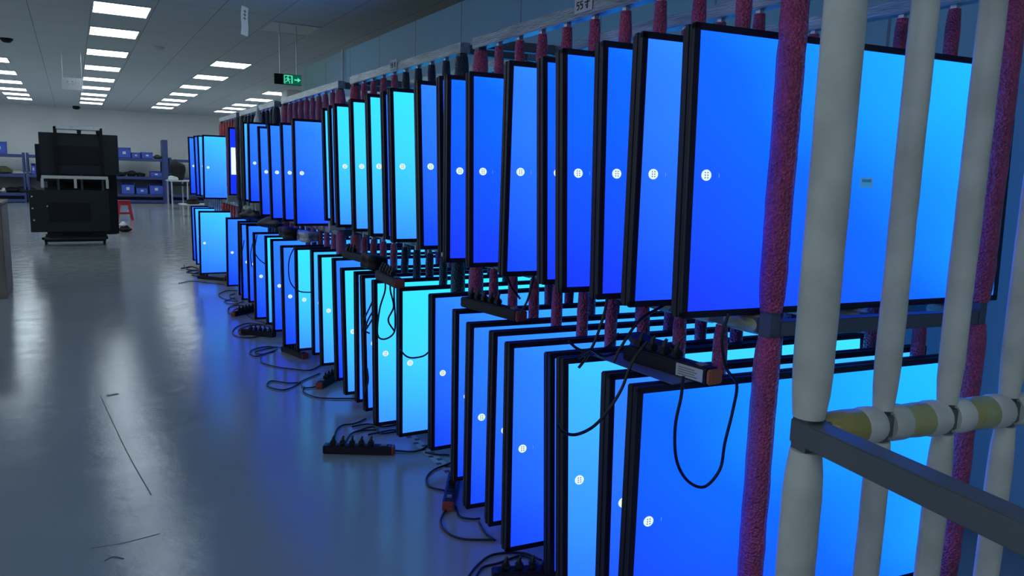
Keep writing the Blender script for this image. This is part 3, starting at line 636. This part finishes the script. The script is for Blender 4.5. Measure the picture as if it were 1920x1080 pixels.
cable([(1.322, 6.6, 0.754), (1.284, 6.6, 0.595), (1.29, 6.6, 0.48)], 0.0042, 'thin cable hanging before the fourth rack')
cable([(1.155, 3.3, 0.181), (1.144, 3.3, 0.248), (1.163, 3.3, 0.324), (1.158, 3.3, 0.389)], 0.0042, 'cable rising from the five-plug strip to the monitors')
cable([(1.327, 7.1, 0.665), (1.295, 7.1, 0.47), (1.304, 7.1, 0.273)], 0.0042, 'thin vertical cable before the farther fourth rack monitors')
for pts, wd, lab in [([(0.076, 4.73, 0.001), (0.122, 4.118, 0.001), (0.163, 3.616, 0.001), (0.21, 3.161, 0.001)], 0.004, 'long thin scratch running diagonally down the aisle floor'), ([(0.107, 4.715, 0.001), (0.14, 4.723, 0.001), (0.168, 4.734, 0.001)], 0.03, 'short dark scuff mark in the aisle floor reflection'), ([(-0.009, 2.785, 0.001), (0.088, 2.778, 0.001), (0.208, 2.796, 0.001)], 0.004, 'faint curved scratch at the bottom of the aisle floor'), ([(0.029, 2.669, 0.001), (0.055, 2.687, 0.001), (0.085, 2.656, 0.001)], 0.008, 'small dark arc scuff at the bottom left of the floor')]:
    b = MB(); P_ = smooth(pts, 5)
    for i in range(len(P_) - 1):
        d = (P_[i + 1] - P_[i]); p_ = Vector((-d.y, d.x, 0)).normalized() * wd / 2
        b.add([P_[i] - p_, P_[i + 1] - p_, P_[i + 1] + p_, P_[i] + p_], [(0, 1, 2, 3)])
    tag(b.obj('floor_scratch', 'scuff'), lab, 'scratch', 'scratches in the glossy floor')
# hazard tape on the floor
a, b2 = Vector((1.402, 3.347, 0.0)), Vector((1.381, 2.78, 0.0))
d = (b2 - a); L_ = d.length; ang = math.atan2(d.y, d.x)
t = thing('floor_tape', 'checked pale and dark marking tape stuck on the floor by racks', 'tape', tuple(a), (0, 0, ang))
tp = MB().box(0, L_, -.024, .024, .0005, .0015)
for i in range(int(L_ / .048)):
    s_ = 1 if i % 2 else -1
    tp.box(i * .048, i * .048 + .024, min(0, s_ * .024), max(0, s_ * .024), .0015, .0019, 1)
tp.obj('tape_strip', ['tape_pale', 'tape_dark'], t)

# label and panel under the near power strip
o = MB().bbox(0, .33, 0, .09, 0, .003, .001).obj('thin_board', mat('dull_blue_board', (.10, .13, .25, 1), .6)); o.location = (1.345, 1.34, .803); o.rotation_euler = (0, 0, R(90))
tag(o, 'thin grey-blue board lying on the lower monitors under the near power strip', 'board')

# plastic bag on the fourth rack
t = thing('plastic_bag', 'crumpled white plastic bag hung from the fourth rack top rail', 'bag', (1.47, 7.05, 1.878))
vs = []; fs = []; rnd = random.Random(9); nn = 16; prof = [(.006, .01), (.012, -.02), (.03, -.05), (.05, -.09), (.062, -.13), (.07, -.17), (.06, -.19)]
for r_, z in prof:
    for j in range(nn):
        q = 2 * math.pi * j / nn; rr = r_ * (1 + .22 * math.sin(3 * q + z * 40) + rnd.uniform(-.1, .1)); vs.append((rr * math.cos(q) * .35 - .01, rr * math.sin(q) * 1.3, z))
for i in range(len(prof) - 1):
    for j in range(nn): fs.append((i * nn + j, i * nn + (j + 1) % nn, (i + 1) * nn + (j + 1) % nn, (i + 1) * nn + j))
MB().add(vs, fs, 0, True).obj('bag_body', 'bag', t)
MB().tube([(0, 0, 0), (.01, .01, .012), (.035, .01, .012), (.045, 0, -.01)], .004, 6).obj('knot', 'bag', t)

# ------------------------------------------------------------------ odds on the mid level of the far racks
def lump(name, label, cat, loc, size, m_, seed, rz=0, group=None):
    import bmesh
    bm = bmesh.new(); bmesh.ops.create_icosphere(bm, subdivisions=3, radius=1); rnd = random.Random(seed)
    ph = [rnd.uniform(0, 6) for _ in range(6)]
    for v in bm.verts:
        d_ = 1 + .16 * math.sin(v.co.x * 4 + ph[0]) + .14 * math.sin(v.co.y * 5 + ph[1]) + .12 * math.sin(v.co.z * 5 + ph[2])
        v.co = Vector((v.co.x * d_ * size[0], v.co.y * d_ * size[1], max(v.co.z * d_, -.75) * size[2] + .75 * size[2]))
    me = bpy.data.meshes.new(name); bm.to_mesh(me); bm.free(); me.materials.append(M[m_])
    for p in me.polygons: p.use_smooth = True
    return tag(link(name, me, None, loc, (0, 0, rz)), label, cat, group)
o = MB().bbox(0, .55, 0, .07, 0, .012, .002).obj('wooden_board', 'wood'); o.location = (1.30, 9.30, .978); o.rotation_euler = (0, 0, R(4)); tag(o, 'worn orange-brown board lying across the far low rack', 'board')
lump('black_pouch', 'black pouch on the fourth rack lower monitors, near one', 'pouch', (1.420, 6.456, 0.822), (0.08, 0.2, 0.05), 'dark', 31)
lump('black_pouch', 'black pouch on the fourth rack lower monitors, far one', 'pouch', (1.420, 7.218, 0.836), (0.09, 0.2, 0.06), 'dark', 32)
lump('film_bundle', 'crumpled clear film bundle on the third rack lower monitors', 'film', (1.450, 5.452, 0.800), (0.07, 0.2, 0.045), 'film', 33)
lump('black_pouch', 'black pouch between tiers of the third rack', 'pouch', (1.400, 5.664, 0.800), (0.08, 0.2, 0.05), 'dark', 34)
lump('dark_cloth', 'dark cloth on the lower monitors of the second rack', 'cloth', (1.360, 3.759, 0.800), (0.06, 0.1, 0.045), 'dark', 35)
lump('black_adapter', 'black adapter heap beside the near power strip', 'adapter', (1.420, 1.622, 0.806), (0.04, 0.09, 0.03), 'cable', 36)

# ------------------------------------------------------------------ tall cart of black panels in the aisle
cx0 = -.02
t = thing('equipment_cart', 'grey wheeled cart frame with pale cross rail and upper bar, in the aisle', 'cart', (0, 14.4, 0))
b = MB()
b.bbox(-.47, .47, -.25, -.21, .09, .13, .004); b.bbox(-.47, .47, .45, .49, .09, .13, .004); b.bbox(-.47, -.43, -.25, .49, .09, .13, .004); b.bbox(.43, .47, -.25, .49, .09, .13, .004)
b.obj('base_frame', 'grey_tube', t)
for x in (-.42, .42):
    for y in (-.2, .44):
        w_ = MB(); w_.tube([(x - .012, y, .035), (x + .012, y, .035)], .035, 16); w_.box(x - .02, x + .02, y - .015, y + .015, .06, .09); w_.obj('caster', 'dark', t)
for x in (-.20, .135, .44):
    u_ = MB(); u_.bbox(x - .018, x + .018, .02, .06, .12, 1.88, .003)
    u_.obj('upright', 'grey_tube', t)
for x in (-.205, .44):
    u_ = MB(); u_.bbox(x - .02, x + .02, -.33, -.31, 1.10, 1.9, .003)
    for i in range(14): u_.bbox(x - .008, x + .008, -.335, -.33, 1.14 + i * .045, 1.16 + i * .045, .001)
    u_.obj('slotted_hanger', 'dark', t)
MB().bbox(-.225, .46, -.33, .05, 1.86, 1.915, .004).obj('top_bar', 'steel', t)
for x in (.13, .40): MB().bbox(x - .03, x + .03, -.32, -.2, 1.80, 1.885, .008).obj('hook_bracket', 'dark', t)
MB().bbox(-.42, .505, -.46, -.40, 1.075, 1.125, .006).obj('cross_rail', 'white', t)
for x in (-.41, .04, .49): MB().bbox(x - .02, x + .02, -.46, -.42, .93, 1.08, .004).obj('rail_stub', 'white', t)
MB().box(-.40, .40, -.18, .40, .05, .085).obj('lower_tray', 'skirt', t)
def black_panel(x0, x1, z0, z1, y, th, label, dots=(), group='black panels on the cart'):
    q = thing('display_panel', label, 'panel', ((x0 + x1) / 2, y, z0), group=group)
    w2 = (x1 - x0) / 2
    MB().bbox(-w2, w2, 0, th, 0, z1 - z0, .006).obj('back_shell', 'backpanel', q)
    MB().bbox(-w2 * .55, w2 * .5, -.012, .0, (z1 - z0) * .25, (z1 - z0) * .7, .004).obj('cover_plate', 'dark', q)
    if dots:
        for (dx, dz) in dots: MB().tube([(dx, -.006, dz), (dx, .0, dz)], .013, 10).obj('screw', 'white', q)
    return q
black_panel(-.43, .68, 1.14, 1.80, 14.14, .05, 'black display back on the cart, upper front')
black_panel(-.50, .60, 1.02, 1.62, 14.50, .05, 'black display back on the cart, upper rear, sticking out left')
black_panel(-.60, .50, .235, .90, 13.90, .05, 'black display back on the cart, lower front, with screw dots', [(-.51, .56), (-.51, .375), (-.50, .19), (-.31, .41), (.20, .44)])
black_panel(-.40, .62, .14, .92, 14.50, .05, 'black display back on the cart, lower rear, sticking out right')
black_panel(-.36, .66, .14, 1.72, 14.66, .06, 'tall black panel at the back of the cart')
black_panel(-.38, .44, .135, .23, 14.02, .3, 'flat dark case lying low on the cart base')
# shoes / things beside the cart
lump('dark_shoe', 'dark shoe on the floor right of the cart', 'shoe', (.86, 16.9, 0), (.13, .16, .07), 'dark', 3)
lump('white_cloth', 'white folded cloth resting on the dark shoe by the cart', 'cloth', (.84, 16.9, .10), (.08, .09, .05), 'white', 4)
# red stool
t = thing('stool', 'red plastic stool standing behind the cart', 'stool', (1.07, 20.75, 0))
MB().bbox(-.14, .14, -.14, .14, .44, .47, .01).obj('seat', 'red_plastic', t)
MB().bbox(-.135, .135, -.135, .135, .36, .44, .01).obj('apron', 'red_plastic', t)
for sx_ in (-1, 1):
    for sy in (-1, 1):
        MB().add([(sx_ * .13, sy * .13, .44), (sx_ * .07, sy * .13, .44), (sx_ * .07, sy * .10, .44), (sx_ * .13, sy * .07, .44), (sx_ * .19, sy * .19, 0), (sx_ * .14, sy * .19, 0), (sx_ * .14, sy * .17, 0), (sx_ * .19, sy * .14, 0)],
                 [(0, 1, 2, 3), (7, 6, 5, 4), (0, 4, 5, 1), (1, 5, 6, 2), (2, 6, 7, 3), (3, 7, 4, 0)]).obj('leg', 'red_plastic', t)
MB().bbox(-.15, .15, -.165, -.155, .14, .19, .003).obj('brace', 'red_plastic', t)

# cardboard crate at the left edge
t = thing('cardboard_crate', 'tall beige cardboard crate at the left edge of the aisle', 'crate', (-1.05, 9.05, 0))
MB().bbox(-.45, .45, -.42, .42, 0, .90, .006).obj('carton', 'card', t)
MB().bbox(-.46, .46, -.43, .43, .90, .925, .006).obj('lid', 'card', t)
MB().box(.15, .33, -.424, -.42, .33, .52).obj('dark_print', 'label_print', t)
MB().box(.10, .3, -.36, -.1, .925, .94).obj('flap', 'card', t)

# ------------------------------------------------------------------ shelving at the far wall
def shelving(x0, x1, label, zs=(1.60, .95, .33, .12), panel_right=False):
    t = thing('shelving_unit', label, 'shelf', (x0, 30.0, 0)); W_ = x1 - x0
    for x in (0.03, W_ - .03):
        for y in (.0, .55): MB().bbox(x - .03, x + .03, y - .02, y + .02, 0, 1.66, .004).obj('upright', 'shelf_blue', t)
    for z in zs:
        s_ = MB().bbox(0, W_, -.03, .58, z - .10, z, .006).obj('shelf', 'shelf_blue', t)
    MB().box(.02, W_ - .02, .565, .575, .1, .95).obj('back_sheet', mat('grey_back_sheet', (.16, .18, .2, 1), .7), t)
    if panel_right: MB().bbox(W_ - .02, W_ + .15, -.06, .58, 0, 2.28, .006).obj('end_panel', 'shelf_blue', t)
    return t
shelving(-4.6, -1.35, 'blue shelving unit at the far wall, left of the cart')
shelving(-1.30, 1.10, 'blue shelving unit at the far wall hidden behind the cart')
shelving(1.15, 2.88, 'blue shelving unit at the far wall with tall end panel', panel_right=True)
shelving(3.08, 5.6, 'blue shelving unit right of the tall end panel')
def storage_bin(x, z, w_, h, label, y=29.99, m_='bin_blue', dy=.5):
    t = thing('storage_bin', label, 'bin', (x, y, z), group='blue bins on the far shelves')
    b = MB(); wl = .012
    b.bbox(0, w_, 0, wl, 0, h * .8, .003); b.bbox(0, w_, dy - wl, dy, 0, h, .003); b.bbox(0, wl, 0, dy, 0, h, .003); b.bbox(w_ - wl, w_, 0, dy, 0, h, .003); b.bbox(0, w_, 0, dy, 0, wl, .003)
    b.obj('bin_body', m_, t)
    MB().box(w_ * .38, w_ * .62, -.004, 0, h * .35, h * .6).obj('bin_label', 'paper', t)
storage_bin(-2.223, 1.600, 0.392, 0.400, 'blue bin on the left shelving top shelf')
storage_bin(1.417, 1.600, 0.419, 0.360, 'tall blue bin on the right shelving top shelf, beside the cart')
storage_bin(1.853, 1.600, 0.289, 0.200, 'low blue bin on the right shelving top shelf, middle')
storage_bin(2.176, 1.600, 0.362, 0.220, 'blue bin on the right shelving top shelf, before the olive cloth')
storage_bin(2.434, 0.950, 0.383, 0.200, 'blue bin on the right shelving middle shelf')
storage_bin(1.483, 0.330, 0.420, 0.400, 'blue bin on the right shelving lower shelf, left one')
storage_bin(1.954, 0.330, 0.376, 0.260, 'small blue bin on the right shelving lower shelf, middle')
storage_bin(2.382, 0.330, 0.452, 0.380, 'blue bin on the right shelving lower shelf, right one')
storage_bin(-1.177, 0.950, 0.136, 0.360, 'dark blue bin on the left shelving middle shelf beside the cart')
lump('cloth_roll', 'olive cloth roll on the right shelving top shelf', 'cloth', (2.710, 30.150, 1.600), (0.16, 0.12, 0.075), 'olive', 41)
lump('cable_heap', 'dark cable heap on the right shelving middle shelf, left', 'cables', (1.526, 30.150, 0.950), (0.18, 0.2, 0.08), 'dark', 42)
lump('cable_heap', 'dark cable heap on the right shelving middle shelf, centre', 'cables', (1.796, 30.150, 0.950), (0.22, 0.2, 0.12), 'dark', 43)
lump('cable_heap', 'dark cable heap on the right shelving middle shelf, right', 'cables', (2.120, 30.150, 0.950), (0.16, 0.2, 0.08), 'dark', 44)
lump('white_part', 'white crumpled part before the dark cables, left', 'part', (1.660, 30.150, 0.950), (0.1, 0.15, 0.05), 'white', 45)
lump('white_part', 'white crumpled part before the dark cables, right', 'part', (1.847, 30.150, 0.950), (0.09, 0.17, 0.06), 'white', 46)
lump('cloth_heap', 'olive heap on the left shelving middle shelf', 'cloth', (-1.930, 30.150, 0.950), (0.26, 0.2, 0.12), 'olive', 47)
lump('grey_part', 'grey flat part on the left shelving middle shelf', 'part', (-1.470, 30.150, 0.950), (0.35, 0.2, 0.06), 'skirt_grey', 48)
lump('cable_heap', 'dark heap on the left shelving lower shelf, left', 'cables', (-1.812, 30.150, 0.330), (0.3, 0.2, 0.1), 'dark', 49)
lump('cable_heap', 'dark heap on the left shelving lower shelf, right', 'cables', (-1.380, 30.150, 0.330), (0.3, 0.2, 0.1), 'dark', 50)
lump('white_part', 'small white part on the left shelving lower shelf', 'part', (-1.988, 30.150, 0.330), (0.12, 0.2, 0.08), 'white', 51)
# workbench beside the shelves
t = thing('workbench', 'pale-topped workbench with thin legs right of the shelves', 'workbench', (2.62, 25.6, 0))
MB().bbox(0, 1.5, 0, 1.3, .87, .91, .006).obj('bench_top', 'benchtop', t)
for x in (.05, .5, 1.45):
    for y in (.05, 1.25): MB().bbox(x - .02, x + .02, y - .02, y + .02, 0, .87, .003).obj('leg', 'steel', t)
MB().bbox(.05, 1.45, .04, .07, .74, .80, .003).obj('apron', 'dark', t)
o = MB().bbox(0, .9, 0, .7, .30, .33, .004)
for x in (.05, .85):
    for y in (.05, .65): o.bbox(x - .02, x + .02, y - .02, y + .02, 0, .3, .003)
o = o.obj('low_table', 'benchtop', None, (2.50, 21.9, 0)); tag(o, 'low pale table beyond the last monitors', 'table')
lump('tool_heap', 'dark heap of tools on the low pale table', 'tools', (2.82, 22.2, .33), (.2, .2, .09), 'dark', 21)
lump('black_machine', 'bulky black machine on the workbench right of the end panel', 'machine', (2.90, 26.3, .91), (.24, .3, .36), 'dark', 11)
lump('folded_cloth', 'white folded cloth lying before the black machine', 'cloth', (2.72, 25.80, .91), (.16, .12, .07), 'white', 12)
